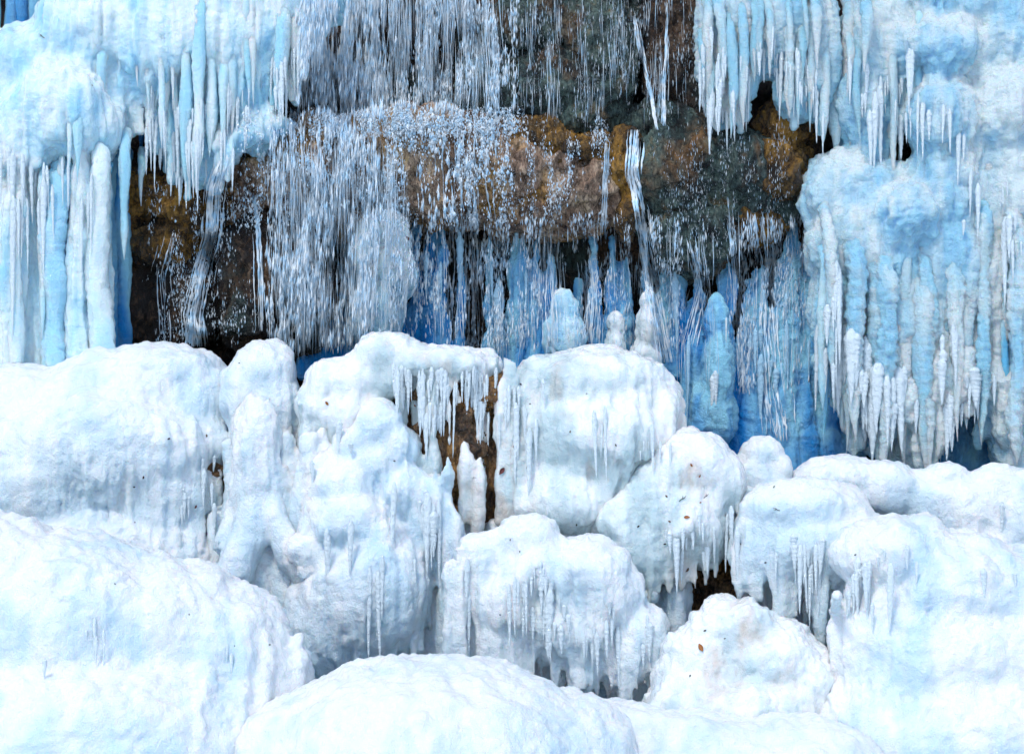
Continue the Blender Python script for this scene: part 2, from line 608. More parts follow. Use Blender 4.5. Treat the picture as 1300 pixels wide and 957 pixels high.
rock('amber brown rock showing through gaps in the icy dome', M['brown'],
     [(575, 560, 70, 95, 0.0, 0.27), (525, 545, 40, 75, 0.06, 0.22), (625, 580, 40, 90, 0.03, 0.24), (570, 650, 80, 70, 0.05, 0.25), (560, 500, 60, 34, -0.02, 0.24), (620, 505, 30, 34, -0.02, 0.22)], -0.95)
rock('brown rock in the hollow behind dripping icicles', M['brown'],
     [(905, 720, 70, 80, 0.0, 0.25), (830, 790, 70, 70, 0.05, 0.25), (720, 830, 120, 90, 0.05, 0.25), (960, 740, 70, 60, 0.0, 0.25), (1010, 770, 70, 60, 0.0, 0.25)], -0.85)
rock('grey brown stone peeking from under the snowy bank', M['brown'],
     [(272, 625, 34, 45, 0.0, 0.2), (250, 665, 40, 40, 0.0, 0.2)], -0.84, name='stone', cat='stone')


# ------------------------------------------------------------------ icicles and columns
def icicle_mesh(seed, sides=9, rings=26):
    r = np.random.default_rng(seed)
    t = np.linspace(0, 1, rings)
    rad = (1 - t) ** 0.7 * np.clip(0.25 + t / 0.16, 0, 1) + 0.04
    rad *= 1 + 0.13 * np.sin(t * r.uniform(38, 60) + r.uniform(0, 6)) + 0.16 * perlin(np.stack([t * 9 + seed, t * 0, t * 0], 1))
    rad[-1] = 0.01
    bx = 0.5 * np.cumsum(r.normal(0, 0.12, rings)); bx -= bx[0]
    P = np.stack([bx * 0.6, np.zeros(rings), -t], 1)
    # radii act in xy only (unit length, unit radius; scaled per object)
    th = np.linspace(0, 2 * math.pi, sides, endpoint=False)
    V = np.stack([P[:, 0:1] + rad[:, None] * np.cos(th), P[:, 1:2] + rad[:, None] * np.sin(th), np.repeat(P[:, 2:3], sides, 1)], -1).reshape(-1, 3)
    idx = np.arange(rings * sides).reshape(rings, sides)
    a, b = idx[:-1], idx[1:]
    F = np.stack([a, b, np.roll(b, -1, 1), np.roll(a, -1, 1)], -1).reshape(-1, 4)
    me = new_mesh('icicle', V, F)
    me.materials.append(M['icicle'])
    return me


ICICLES = [icicle_mesh(k) for k in range(10)]
BLUE_ICICLES = [m_.copy() for m_ in ICICLES]
for m_ in BLUE_ICICLES:
    m_.materials[0] = M['blueicicle']


def icicle(parent, top, length, radius, kinds=None):
    o = bpy.data.objects.new('icicle', random.choice(kinds or ICICLES))
    COL.objects.link(o)
    o.parent = parent
    o.location = Vector(top) - parent.location
    o.scale = (radius, radius, length)
    o.rotation_euler = (random.uniform(-0.03, 0.03), random.uniform(-0.03, 0.03), random.uniform(0, 6.28))
    return o


def column(parent, x0, y0, x1, y1, r0, r1, Y, mat, crust=1.0, tip=True, name='ice_column', sides=18):
    r0 *= 0.85; r1 *= 0.85
    A, B = at(x0, y0, Y), at(x1, y1, Y)
    L = np.linalg.norm(B - A)
    n = max(10, int(L / 0.016))
    t = np.linspace(0, 1, n)
    P = A + (B - A) * t[:, None]
    sd_ = random.uniform(0, 99)
    k = pxs(Y)
    P[:, 0] += 0.5 * k * r0 * perlin(np.stack([t * L * 2.2 + sd_, t * 0, t * 0], 1)) * 2
    P[:, 1] += 0.14 * np.clip(1 - t * L / 0.22, 0, 1) ** 2       # the head leans back into the sheet
    r = k * (r0 + (r1 - r0) * t) * (1 + 0.5 * perlin(np.stack([t * L * 3.5 + sd_, t * 0 + 5, t * 0], 1)))
    if tip:
        r = r * np.clip((1 - t) * L / (random.uniform(4, 14) * k * max(r0, r1)), 0, 1) ** 0.75
    r = np.maximum(r, 0.002)
    V, F = tube(P, r, sides)
    C = np.repeat(P, sides, 0)
    dirn = V - C
    W = V + sd_
    d = (0.55 * perlin(W * np.array([11, 11, 1.6])) + 0.30 * billow(W * np.array([26, 26, 2.4]))
         + crust * (0.20 * perlin(V * np.array([9, 9, 44])) + 0.22 * perlin(V * np.array([30, 30, 26])) + 0.16 * np.abs(perlin(V * 52))))
    V = C + dirn * (1 + np.clip(d, -0.7, 1.2)[:, None])
    me = new_mesh(name, V, F[:, ::-1])
    no = np.empty(len(V) * 3, dtype=np.float32); me.vertices.foreach_get('normal', no)
    frost_attr(me, V + np.array([sd_, 0, 0]), no.reshape(-1, 3))
    return link(name, me, mat, parent, B)


def ice_thing(name, label, cat, mass, mat, voxel=0.011, disp=None, base=None, part='ice_body', group=None, smooth=2):
    me = mass.mesh(part, voxel, disp or d_mound(), smooth)
    co = np.empty(len(me.vertices) * 3, dtype=np.float32); me.vertices.foreach_get('co', co); co = co.reshape(-1, 3)
    c = (co.min(0) + co.max(0)) / 2
    e = empty(name, (c[0], c[1], co[:, 2].min()), label, cat, group)
    link(part, me, mat, e, e.location)
    return e


# -------------------------------------------------- upper left frozen curtain
ms = Mass()
ms.ells(-0.30, [(35, 80, 75, 52), (110, 35, 70, 65), (180, 30, 90, 80, 0.05), (270, 20, 100, 80, 0.05), (350, -10, 80, 80, 0.08), (0, 130, 60, 60),
                (120, 110, 60, 70, 0.08), (200, 80, 60, 60, 0.12), (300, 90, 60, 70, 0.12), (320, 172, 38, 22, 0.10), (285, 190, 25, 20, 0.08), (350, 160, 22, 16, 0.12)], rd=0.22)
ms.ells(-0.50, [(78, 135, 66, 58), (20, 175, 60, 55, 0.05), (115, 165, 45, 45, 0.06)], rd=0.2)
ms.fuse(0.03, 8)
for x, yb, r in [(10, 440, 26), (40, 300, 20), (62, 455, 24), (95, 450, 26), (112, 300, 18), (238, 225, 16), (265, 200, 18), (220, 120, 18), (372, 130, 14), (355, 110, 18), (300, 150, 16), (245, 130, 22), (180, 130, 20), (160, 120, 22), (395, 60, 14), (425, 15, 16)]:
    y = -0.22 + random.uniform(-0.08, 0.08)
    ms.cap([(x, 0 if x > 130 else 150, y, r * 1.2), (x + 2, yb * 0.5 + (0 if x > 130 else 80), y, r), (x + random.uniform(-3, 3), yb, y, r * 0.55)])
ms.drips(150, 300, 20, [190, 150, 205, 245, 240, 200], -0.2, 18, (8, 16), 14, 0.6)
ms.drips(290, 440, 20, [190, 175, 150, 90, 50, 20], -0.15, 15, (7, 14), 14, 0.5)
ms.drips(0, 140, 200, 475, -0.4, 10, (10, 20), 10, 0.9)
left_curtain = ice_thing('ice_curtain', 'pale blue frozen curtain with rounded bulge, hanging over the golden brown rock shelf', 'ice', ms, M['curtain'], 0.010, d_crust(0.02, 0.045, 0.009), part='ice_sheet')
for x, y0, y1, r0, r1, Y, tip in [
        (8, 190, 475, 15, 18, -0.50, False), (33, 205, 470, 12, 14, -0.45, False), (70, 210, 475, 18, 20, -0.55, False),
        (92, 215, 465, 10, 8, -0.48, False), (127, 172, 475, 13, 19, -0.58, False), (157, 165, 330, 9, 6, -0.50, True), (100, 120, 235, 9, 7, -0.66, True),
        (88, 130, 225, 7, 6, -0.66, True), (205, -10, 190, 5, 4, -0.45, True), (190, -30, 150, 8, 6, -0.40, True), (218, -30, 140, 5, 4, -0.42, True), (236, -10, 235, 9, 9, -0.42, True),
        (252, -20, 245, 8, 8, -0.46, True), (268, -10, 200, 8, 7, -0.42, True), (283, 60, 195, 7, 6, -0.44, True), (296, -10, 175, 9, 8, -0.40, True), (172, 0, 110, 10, 8, -0.42, True), (150, -10, 95, 11, 9, -0.42, True),
        (130, 40, 170, 9, 8, -0.44, True), (358, -10, 155, 11, 8, -0.40, True), (374, -10, 120, 8, 6, -0.36, True), (390, -10, 70, 9, 5, -0.34, True),
        (308, -10, 90, 6, 4, -0.42, True), (330, -10, 60, 7, 4, -0.42, True), (412, -10, 40, 8, 4, -0.34, True), (178, 190, 262, 9, 7, -0.30, True), (225, 180, 255, 7, 5, -0.32, True), (345, 60, 170, 7, 5, -0.30, True), (20, 230, 460, 8, 9, -0.62, False), (52, 240, 430, 6, 4, -0.60, True)]:
    column(left_curtain, x, y0, x + random.uniform(-3, 3), y1, r0, r1, Y, M['curtain'], 0.8, tip)

for i in range(14):                       # finer flutes between the big columns
    x = random.uniform(140, 400)
    yb = float(np.interp(x, [140, 160, 200, 245, 265, 300, 350, 375, 400], [190, 200, 140, 240, 200, 180, 165, 110, 60])) * random.uniform(0.6, 1.0)
    column(left_curtain, x, random.uniform(-60, -25), x + random.uniform(-3, 3), yb, random.uniform(4, 9), random.uniform(3, 6), -0.36 + random.uniform(-0.06, 0.06), M[random.choice(['curtain', 'curtain', 'curtain', 'clearcol'])], 0.6, True, sides=12)
for i in range(26):
    x = random.uniform(2, 135)
    column(left_curtain, x, random.uniform(170, 230), x + random.uniform(-3, 3), random.uniform(300, 470), random.uniform(3, 8), random.uniform(2.5, 7), -0.5 + random.uniform(-0.08, 0.14), M[random.choice(['curtain', 'curtain', 'clearcol'])], 0.6, True, sides=12)

# recessed blue columns in the corner behind the curtain
e = empty('ice_column_cluster', at(35, 60, 0.12), 'deep blue upright ice columns standing behind the rounded bulge of the frozen curtain', 'ice')
for x in (-8, 12, 27, 45, 60):
    column(e, x, -40, x, 90, 9, 9, 0.12, M['deep'], 0.3, False)
e = empty('ice_column_cluster', at(200, 190, 0.05), 'blue clear ice columns in the slot between white columns of the curtain', 'ice')
for x, y1 in ((178, 200), (192, 205), (206, 200), (220, 195), (320, 165), (338, 165), (148, 250), (303, 160)):
    column(e, x, 40, x, y1, 10, 9, 0.04, M['deep'], 0.8, True)
e = empty('ice_column_cluster', at(60, 470, 0.0), 'clear blue ice columns seen between the thick pale columns', 'ice')
for x in (15, 38, 52, 80, 108, 145, 155):
    column(e, x, 190, x, 480, 11, 11, -0.18, M['deep'], 0.8, False)

# -------------------------------------------------- upper right frozen curtain
ms = Mass()
ms.ells(-0.2, [(910, 30, 30, 100, 0.05), (940, 40, 35, 100, 0.0), (985, 30, 40, 75, 0.02), (1030, 60, 40, 100, 0.0), (920, 120, 28, 45, 0.02), (1010, 130, 28, 30, 0.02)], rd=0.16)
ms.fuse(0.03, 6)
ms.drips(888, 955, 60, [100, 165, 175, 165, 130], -0.18, 11, (8, 13), 10)
ms.drips(985, 1045, 80, [120, 160, 150, 165], -0.18, 8, (8, 13), 12)
ms.drips(955, 985, 20, [110, 75, 95], -0.15, 4, (8, 12), 8)
ct = ice_thing('ice_curtain', 'crusty pale blue ice fringe ending above the rust orange rock knob', 'ice', ms, M['crust'], 0.010, d_crust(0.02, 0.03, 0.018), part='ice_sheet')
for x, y0, y1, r0, r1, Y in [(1036, -15, 88, 9, 8, -0.45), (1100, -15, 92, 10, 8, -0.45), (1024, -15, 60, 6, 4, -0.42), (898, -15, 155, 8, 7, -0.36), (914, -15, 168, 9, 8, -0.38), (930, 10, 176, 8, 7, -0.40), (944, -10, 165, 8, 6, -0.38), (962, -10, 95, 8, 6, -0.36), (978, -10, 100, 8, 6, -0.36), (1000, 20, 150, 8, 6, -0.38), (1015, 40, 160, 7, 6, -0.38), (1030, 70, 168, 6, 5, -0.36)]:
    column(ct, x, y0, x + random.uniform(-2, 2), y1, r0, r1, Y, M['crust'], 1.4, True)

ms = Mass()
ms.ells(-0.25, [(1195, 60, 55, 42, -0.1), (1195, 150, 50, 55, -0.15), (1280, 40, 60, 80), (1240, -5, 45, 45), (1245, 100, 35, 45, 0.05), (1170, -5, 45, 45, 0.05), (1285, 140, 55, 60, -0.1), (1120, 60, 60, 90, 0.1), (1200, 240, 50, 90, -0.1),
                (1290, 250, 60, 110, -0.05), (1090, 255, 70, 66, 0.0), (1055, 250, 42, 60, 0.02), (1150, 270, 52, 42, -0.2), (1110, 320, 85, 80, -0.1), (1060, 300, 40, 60), (1220, 350, 90, 110, -0.1),
                (1150, 400, 110, 110, -0.1), (1085, 400, 60, 90, -0.05), (1270, 400, 70, 100, -0.05), (1120, 480, 70, 80, -0.1), (1200, 470, 60, 70, -0.1), (1290, 520, 45, 80, -0.1), (1100, 130, 50, 80, 0.12), (1250, 200, 40, 60, 0.05), (1300, 600, 40, 60, -0.1)], rd=0.24)
ms.fuse(0.03, 8)
ms.drips(1035, 1090, 440, [470, 520, 560], -0.3, 7, (9, 15), 14)
ms.drips(1085, 1190, 480, [570, 600, 610, 620, 590], -0.36, 12, (11, 18), 20)
ms.drips(1185, 1290, 450, [560, 520, 520, 565, 500, 560], -0.34, 11, (9, 15), 16)
rt = ice_thing('frozen_waterfall', 'massive crusted pale blue frozen fall with domed shoulders above the snowy banks', 'ice', ms, M['crust'], 0.012, d_crust(0.038, 0.036, 0.018), part='ice_sheet')
for i, (x, y0, y1, r0, r1, Y) in enumerate([(1060, 20, 200, 12, 10, -0.22), (1078, -10, 210, 11, 9, -0.24), (1096, 60, 215, 10, 8, -0.26), (1112, -10, 230, 10, 9, -0.28), (1128, 20, 225, 12, 10, -0.26), (1145, -10, 215, 12, 10, -0.28),
        (1165, 60, 235, 12, 10, -0.32), (1195, 108, 310, 22, 26, -0.48), (1240, 150, 290, 8, 6, -0.40), (1252, 160, 300, 9, 7, -0.40), (1275, 100, 330, 14, 12, -0.42), (1295, 60, 350, 13, 12, -0.42),
        (1070, 330, 545, 20, 12, -0.50), (1092, 370, 560, 16, 11, -0.46), (1118, 330, 610, 22, 16, -0.56), (1145, 380, 605, 19, 14, -0.52), (1172, 350, 625, 20, 13, -0.56), (1198, 380, 585, 20, 12, -0.50), (1225, 330, 545, 19, 10, -0.52), (1243, 420, 565, 13, 9, -0.50), (1270, 330, 540, 17, 9, -0.48), (1295, 380, 600, 18, 14, -0.50),
        (1045, 370, 500, 10, 7, -0.44)]):
    column(rt, x, y0, x + random.uniform(-4, 4), y1, r0, r1, Y, M['crust'], 1.2, True)

for x, y0, y1, r_ in [(1052, 260, 480, 10), (1084, 300, 560, 12), (1124, 320, 615, 14), (1176, 310, 620, 14), (1212, 330, 560, 13), (1250, 250, 560, 11), (1292, 270, 590, 14)]:
    column(rt, x, y0, x + random.uniform(-5, 5), y1, r_ * random.uniform(0.8, 1.2), r_ * 0.8, -0.60 + random.uniform(-0.05, 0.06), M['crust'], 2.2, True, sides=24)
for i in range(40):
    x = random.uniform(1045, 1300)
    low = random.random() < 0.55
    y0, y1 = (random.uniform(290, 420), random.uniform(480, 600)) if low else (random.uniform(-15, 60), random.uniform(120, 260))
    column(rt, x, y0, x + random.uniform(-4, 4), y1 - (40 if x > 1200 and low else 0), random.uniform(5, 12), random.uniform(4, 9), (-0.50 if low else -0.34) + random.uniform(-0.06, 0.1), M[random.choice(['crust', 'crust', 'clearcol'])], 1.2, True, sides=14)
for i in range(16):
    x = random.uniform(890, 1045)
    yb = float(np.interp(x, [890, 905, 945, 955, 965, 980, 1000, 1045], [120, 165, 172, 135, 90, 100, 155, 160]))
    column(ct, x, random.uniform(-15, 60), x + random.uniform(-2, 2), yb * random.uniform(0.75, 1.0), random.uniform(4, 8), random.uniform(3, 6), -0.36 + random.uniform(-0.05, 0.06), M[random.choice(['crust', 'crust', 'clearcol'])], 1.4, True, sides=12)

# -------------------------------------------------- deep blue ice behind the water
ms = Mass()
for x in range(380, 880, 21):
    x += random.uniform(-9, 9)
    y0 = np.interp(x, [380, 500, 620, 700, 800, 880], [300, 260, 280, 300, 300, 320]) + random.uniform(-25, 100) * random.random()
    w_ = random.uniform(0.45, 1.35)
    ms.cap([(x, y0, 0.22, 4 * w_), (x, y0 + random.uniform(30, 80), random.uniform(0.08, 0.2), random.uniform(8, 14) * w_), (x + random.uniform(-6, 6), 480, random.uniform(0.0, 0.12), random.uniform(10, 17) * w_)])
ice_thing('ice_wall', 'deep blue fluted ice on the rock below the tan ledge, streaked by water', 'ice', ms, M['deep'], 0.011, d_crust(0.03, 0.035, 0.012), part='ice_sheet')
ms = Mass()
for x in range(870, 1110, 20):
    x += random.uniform(-8, 8)
    y0 = np.interp(x, [870, 920, 960, 1000, 1100], [350, 330, 300, 280, 420]) + random.uniform(-20, 50)
    ms.cap([(x, y0, 0.10, random.uniform(5, 9)), (x, y0 + 90, 0.02, random.uniform(10, 16)), (x + random.uniform(-4, 4), 620, -0.12, random.uniform(12, 20))])
ice_thing('ice_wall', 'deep blue lumpy ice columns below the mossy outcrop beside the crusted frozen fall', 'ice', ms, M['deep'], 0.011, d_crust(0.04, 0.035, 0.016), part='ice_sheet')
ms = Mass()
for x, y in ((1215, 560), (1235, 560), (1255, 570), (1200, 590), (1275, 580)):
    ms.cap([(x, y - 60, -0.05, 12), (x, y + 60, -0.08, 14)])
ice_thing('ice_wall', 'shadowy slate blue ice in the notch under the crusted frozen fall', 'ice', ms, M['deep'], 0.011, d_crust(0.03, 0.03, 0.016), part='ice_sheet')

for label, L, Y, mk in [
        ('lumpy white ice knob with a red leaf, splashed below the tan ledge', [(488, 292, 32, 28), (470, 320, 26, 30), (500, 345, 30, 40), (480, 395, 34, 50), (505, 310, 20, 24)], -0.12, 'curtain'),
        ('small pale blue ice dome standing among blue flutes', [(716, 395, 20, 28), (716, 430, 26, 40)], -0.05, 'curtain'),
        ('tiny ice stump with brown spots beside the pale blue dome', [(781, 412, 11, 18), (780, 440, 14, 26)], -0.08, 'dirty'),
        ('slender pinkish ice stump with rusty specks beside braided stream', [(822, 385, 10, 20), (822, 420, 14, 40), (820, 455, 20, 30)], -0.12, 'dirty'),
        ('frosty blue ice stump with rusty specks at the foot of the mossy outcrop', [(910, 410, 16, 36), (912, 470, 22, 60), (905, 530, 30, 50)], -0.16, 'deep')]:
    ms = Mass(); ms.ells(Y, L)
    ice_thing('ice_stump', label, 'ice', ms, M[mk], 0.010, d_crust(0.03, 0.015, 0.012))


# -------------------------------------------------- mounds
def mound(label, L, Y, mat='snow', drips=(), caps=(), voxel=0.0115, disp=None, name='ice_mound', blend=8, fv=0.03):
    ms = Mass()
    ms.ells(Y, L)
    ms.fuse(fv, blend)
    for d in drips: ms.drips(*d)
    for c in caps: ms.cap(c)
    return ice_thing(name, label, 'ice', ms, M[mat], voxel, disp)


bank = mound('long snowy ice bank running from the pale columns to the frozen runnel',
      [(30, 525, 100, 66), (150, 505, 110, 62), (200, 472, 88, 40), (130, 468, 30, 26), (130, 570, 150, 90, -0.1), (250, 510, 60, 60), (60, 620, 120, 90, -0.15), (190, 630, 100, 70, -0.15), (250, 560, 55, 45, -0.1), (-90, 560, 120, 110), (120, 720, 200, 90, -0.1)], -0.75, 'snow',
      drips=[(110, 250, 590, 700, -0.9, 9, (7, 14), 25), (200, 300, 540, [690, 700, 600], -0.9, 6, (7, 13), 20)])
mound('rounded white ice knob crowning the frozen runnel',
      [(335, 472, 42, 44), (312, 500, 36, 50), (350, 515, 38, 50), (330, 560, 40, 60)], -0.95, 'snow', drips=[(350, 385, 510, 600, -1.1, 4, (6, 10), 20)])
runnel = mound('smooth milky frozen runnel splitting into two legs', [(325, 560, 26, 60), (330, 600, 28, 50)], -1.18, 'snow',
      caps=[[(318, 500, -1.05, 18), (322, 600, -1.25, 23), (318, 680, -1.32, 24), (290, 730, -1.4, 24), (280, 790, -1.4, 26)],
            [(345, 520, -1.05, 16), (340, 600, -1.22, 20), (345, 660, -1.32, 18), (375, 710, -1.38, 20), (388, 735, -1.38, 14)],
            [(372, 520, -1.0, 10), (352, 580, -1.15, 13), (340, 640, -1.25, 15)], [(362, 610, -1.15, 18), (368, 660, -1.2, 20), (360, 720, -1.2, 30), (370, 800, -1.2, 34)], [(300, 640, -1.2, 12), (285, 700, -1.3, 18)],
            [(310, 480, -1.0, 9), (306, 560, -1.18, 11), (300, 640, -1.25, 9)]],
      drips=[(300, 352, 520, [700, 720, 690], -1.25, 9, (5, 10), 30, 0.7), (300, 385, 600, [760, 740, 760], -1.25, 9, (6, 12), 25, 0.8)],
      disp=d_mound(0.03, 0.035, 0.006), name='frozen_runnel')
frontl = mound('broad smooth snowy mound with pale blue lower flank', [(-30, 745, 130, 105), (80, 785, 170, 118), (190, 800, 140, 100), (270, 820, 105, 90), (320, 870, 80, 90), (120, 930, 270, 120, -0.1), (330, 950, 90, 90), (-120, 850, 140, 170)], -2.3, 'bluefront', voxel=0.014, disp=d_mound(0.042, 0.014, 0.010), blend=22,
      drips=[(240, 400, 810, 950, -2.4, 4, (10, 18), 40)])
mound('low white snow hump below the fluted ice skirt', [(545, 958, 225, 128), (430, 965, 150, 95), (670, 965, 150, 95), (500, 870, 40, 36, -0.1), (590, 875, 45, 38, -0.1)], -2.7, 'snow', voxel=0.013, disp=d_mound(0.032, 0.012, 0.008), blend=14)

dome_a = mound('snow capped icy dome with knob on top, amber rock showing below',
      [(490, 452, 42, 34), (435, 487, 52, 36), (405, 515, 34, 36), (560, 463, 76, 27), (608, 470, 34, 26), (500, 478, 40, 30), (450, 530, 50, 40)], -1.08, 'dirty', blend=5,
      drips=[(380, 450, 500, [590, 620, 600], -1.12, 9, (8, 15), 20), (500, 650, 465, [530, 560, 510, 540, 560], -1.25, 20, (3, 8), 25), (510, 640, 470, [620, 580, 640, 600], -1.27, 9, (3, 6), 40), (510, 562, 560, [690, 680], -1.27, 4, (7, 13), 40, 0.8), (586, 612, 560, [690, 690], -1.27, 2, (7, 11), 40, 0.7), (632, 660, 470, [660, 680], -1.25, 3, (9, 14), 20, 0.6)])
mound('stack of bulbous ice knobs stepping down to a fluted blue skirt',
      [(480, 540, 34, 36), (452, 566, 32, 30), (503, 568, 32, 32), (470, 592, 42, 34), (403, 596, 30, 26), (436, 618, 42, 34, -0.08), (440, 662, 50, 40, -0.14), (392, 700, 32, 28, -0.14), (512, 620, 36, 40), (548, 650, 26, 56), (470, 750, 84, 100, 0.02), (400, 640, 34, 60, 0.05), (415, 790, 60, 90)], -1.25, 'bluefront', blend=2, fv=0.02,
      drips=[(392, 470, 700, [860, 850, 840], -1.42, 9, (8, 15), 20), (470, 580, 640, [850, 840, 820, 790], -1.40, 13, (7, 14), 20), (480, 570, 590, [660, 720, 700], -1.40, 8, (5, 10), 25)])
dome_b = mound('broad white ice dome with grey translucent flank and hanging threads',
      [(760, 483, 92, 44), (690, 481, 42, 34), (660, 520, 34, 44), (725, 640, 80, 50, -0.08), (660, 590, 34, 60), (828, 515, 44, 48), (765, 550, 104, 66), (700, 560, 50, 70), (770, 610, 70, 60), (690, 610, 34, 50)], -1.08, 'dirty', blend=6,
      drips=[(640, 730, 490, [560, 620, 650, 660], -1.22, 11, (6, 13), 25), (720, 870, 510, [660, 660, 650, 600], -1.3, 15, (6, 14), 30), (650, 860, 480, [540, 560, 570, 560], -1.3, 16, (3, 6), 30)])
speck = mound('leaf speckled ice lobe ending in a dripping point beside the dark hollow',
      [(826, 628, 44, 44), (878, 590, 56, 48), (918, 610, 32, 42), (870, 655, 60, 52), (845, 700, 40, 44), (895, 680, 32, 46), (785, 660, 44, 44), (800, 700, 46, 46)], -1.28, 'dirty', blend=4,
      drips=[(790, 870, 650, [730, 760, 765, 745], -1.36, 10, (6, 12), 16), (865, 910, 640, [755, 725], -1.4, 6, (6, 10), 12), (840, 940, 590, [680, 690, 660], -1.4, 8, (4, 8), 25)])
lower = mound('heaped white ice cushion above a fluted fringe of thick icicles',
      [(670, 680, 42, 32), (615, 703, 36, 32), (740, 728, 70, 48), (765, 748, 56, 40), (690, 722, 60, 42), (640, 760, 52, 60, 0.06), (720, 790, 70, 60, 0.06), (816, 803, 36, 38, 0.0), (795, 840, 36, 36), (815, 762, 9, 13)], -1.62, 'snow', blend=4,
      drips=[(562, 690, 715, [820, 880, 890, 900, 840], -1.76, 16, (7, 14), 18), (704, 790, 760, [900, 890, 900], -1.74, 11, (7, 13), 18), (780, 855, 800, [890, 880, 850], -1.74, 9, (5, 10), 14), (570, 800, 690, [780, 790, 800, 780], -1.7, 14, (4, 8), 25)])
mound('rough snowy ice hump with a rusty patch under the dark hollow',
      [(930, 793, 58, 36), (895, 825, 58, 36), (975, 835, 70, 54), (890, 860, 66, 46), (930, 900, 120, 60), (1020, 870, 50, 60)], -1.85, 'dirty', blend=4, disp=d_mound(0.045, 0.03, 0.009))
shelf = mound('wide frosted ice shelf fringed with icicles over a brown hollow',
      [(1020, 643, 84, 38), (980, 672, 50, 36), (1050, 688, 100, 48), (962, 703, 42, 32), (1000, 715, 60, 34), (1090, 760, 50, 80, 0.1)], -1.42, 'snow', blend=5,
      drips=[(925, 1010, 700, [740, 780, 800], -1.50, 8, (5, 10), 20), (1000, 1060, 700, [790, 810, 800], -1.5, 6, (6, 11), 20), (1050, 1140, 690, [860, 890, 900, 900], -1.52, 13, (9, 16), 20), (940, 1130, 670, [740, 750, 760], -1.5, 14, (4, 8), 20)])
mound('great smooth white bank below the crusted frozen fall',
      [(1140, 703, 90, 52), (1210, 745, 105, 70), (1270, 750, 80, 60), (1190, 830, 130, 90), (1280, 830, 90, 90), (1120, 820, 70, 90), (1200, 930, 200, 100), (1370, 800, 110, 130)], -1.85, 'bluefront', voxel=0.013, blend=16,
      drips=[(1060, 1180, 740, [880, 900, 920], -2.2, 11, (8, 16), 30)], disp=d_mound(0.042, 0.03, 0.010))
mound('lumpy snow covered ice ridge where the crusted fall lands',
      [(1060, 610, 60, 34), (1120, 622, 60, 40), (1180, 640, 56, 40), (1225, 650, 66, 46), (1200, 610, 36, 26), (1270, 700, 52, 52), (1295, 640, 46, 46), (1240, 720, 90, 60), (1265, 615, 36, 30), (1350, 680, 90, 90)], -0.95, 'snow', blend=3,
      drips=[(1150, 1300, 660, [700, 720, 750, 760], -1.2, 14, (5, 11), 20)])
mound('small cluster of round ice knobs below deep blue columns',
      [(966, 577, 28, 24), (988, 600, 22, 26), (955, 612, 36, 36), (975, 640, 50, 40)], -0.95, 'snow', blend=2)
mound('low snowy hump below the thick icicle fringe', [(770, 955, 130, 70), (880, 970, 140, 70), (1000, 975, 130, 70)], -2.3, 'snow', voxel=0.014)


ms = Mass()
for x0, x1, yt, yb, Y in [(375, 525, 590, 900, -1.06), (520, 572, 660, 900, -1.10), (585, 645, 680, 900, -1.12), (640, 705, 600, 900, -1.05), (712, 800, 610, 900, -1.12), (795, 868, 690, 900, -1.12), (945, 1010, 735, 900, -1.12), (1025, 1180, 690, 900, -1.15), (645, 720, 665, 740, -1.2), (775, 830, 680, 760, -1.25), (375, 425, 570, 730, -1.15), (225, 300, 655, 800, -1.0), (290, 390, 560, 860, -1.05), (925, 990, 640, 700, -1.12)]:
    x = x0
    while x < x1:
        r_ = random.uniform(9, 20)
        Y2 = Y - random.uniform(0.02, 0.2)
        ms.cap([(x, yt + random.uniform(-25, 25), Y2 + 0.08, r_ * 0.8), (x + 2, yt + 70, Y2, r_), (x + random.uniform(-4, 4), yb, Y2 - random.uniform(0, 0.1), r_ * 1.1)])
        x += r_ * random.uniform(0.8, 1.25)
ice_thing('ice_drapery', 'fluted grey white ice drapery filling the recesses between the snowy mounds', 'ice', ms, M['bluefront'], 0.012, d_mound(0.03, 0.05, 0.008))


# ------------------------------------------------------------------ surface-following details
bpy.context.view_layer.update()
DG = bpy.context.evaluated_depsgraph_get()
CAM = Vector((0, -D, ZC))


def hit(px, py):
    tgt = Vector(at(px, py, 0))
    ok, p, n, i, o, mtx = scene.ray_cast(DG, CAM, (tgt - CAM).normalized())
    return (p.copy(), n.copy(), o) if ok else (None, None, None)


# free-hanging icicles along the undersides; each is a part of the ice it grows from
plan = []
for x0, x1, ys, yjit, n, lmin, lmax, rmin, rmax in [
        (185, 300, [150, 190, 170, 150], 45, 34, 30, 80, 1.5, 3.5), (300, 410, [150, 120, 60, 30], 30, 26, 25, 70, 1.5, 3.2), (0, 140, [220, 230, 220], 40, 22, 60, 190, 2, 5),
        (888, 955, [80, 110, 110], 45, 26, 30, 75, 1.5, 3.5), (985, 1045, [90, 100, 110], 30, 20, 25, 70, 1.5, 3.5), (955, 990, [50, 60], 30, 9, 20, 45, 1.5, 3),
        (1040, 1100, [430, 490], 60, 12, 40, 130, 2.5, 8), (1095, 1190, [500, 540, 530], 60, 16, 40, 130, 3, 9), (1190, 1290, [470, 500, 470], 60, 16, 35, 120, 2.5, 8), (1050, 1180, [120, 130], 60, 26, 40, 110, 2, 4.5), (1200, 1300, [200, 280], 60, 16, 40, 120, 2, 4.5)]:
    for i in range(n):
        x = random.uniform(x0, x1)
        plan.append((x, float(np.interp(x, np.linspace(x0, x1, len(ys)), ys)) + random.uniform(-yjit, yjit), random.uniform(lmin, lmax), random.uniform(rmin, rmax)))
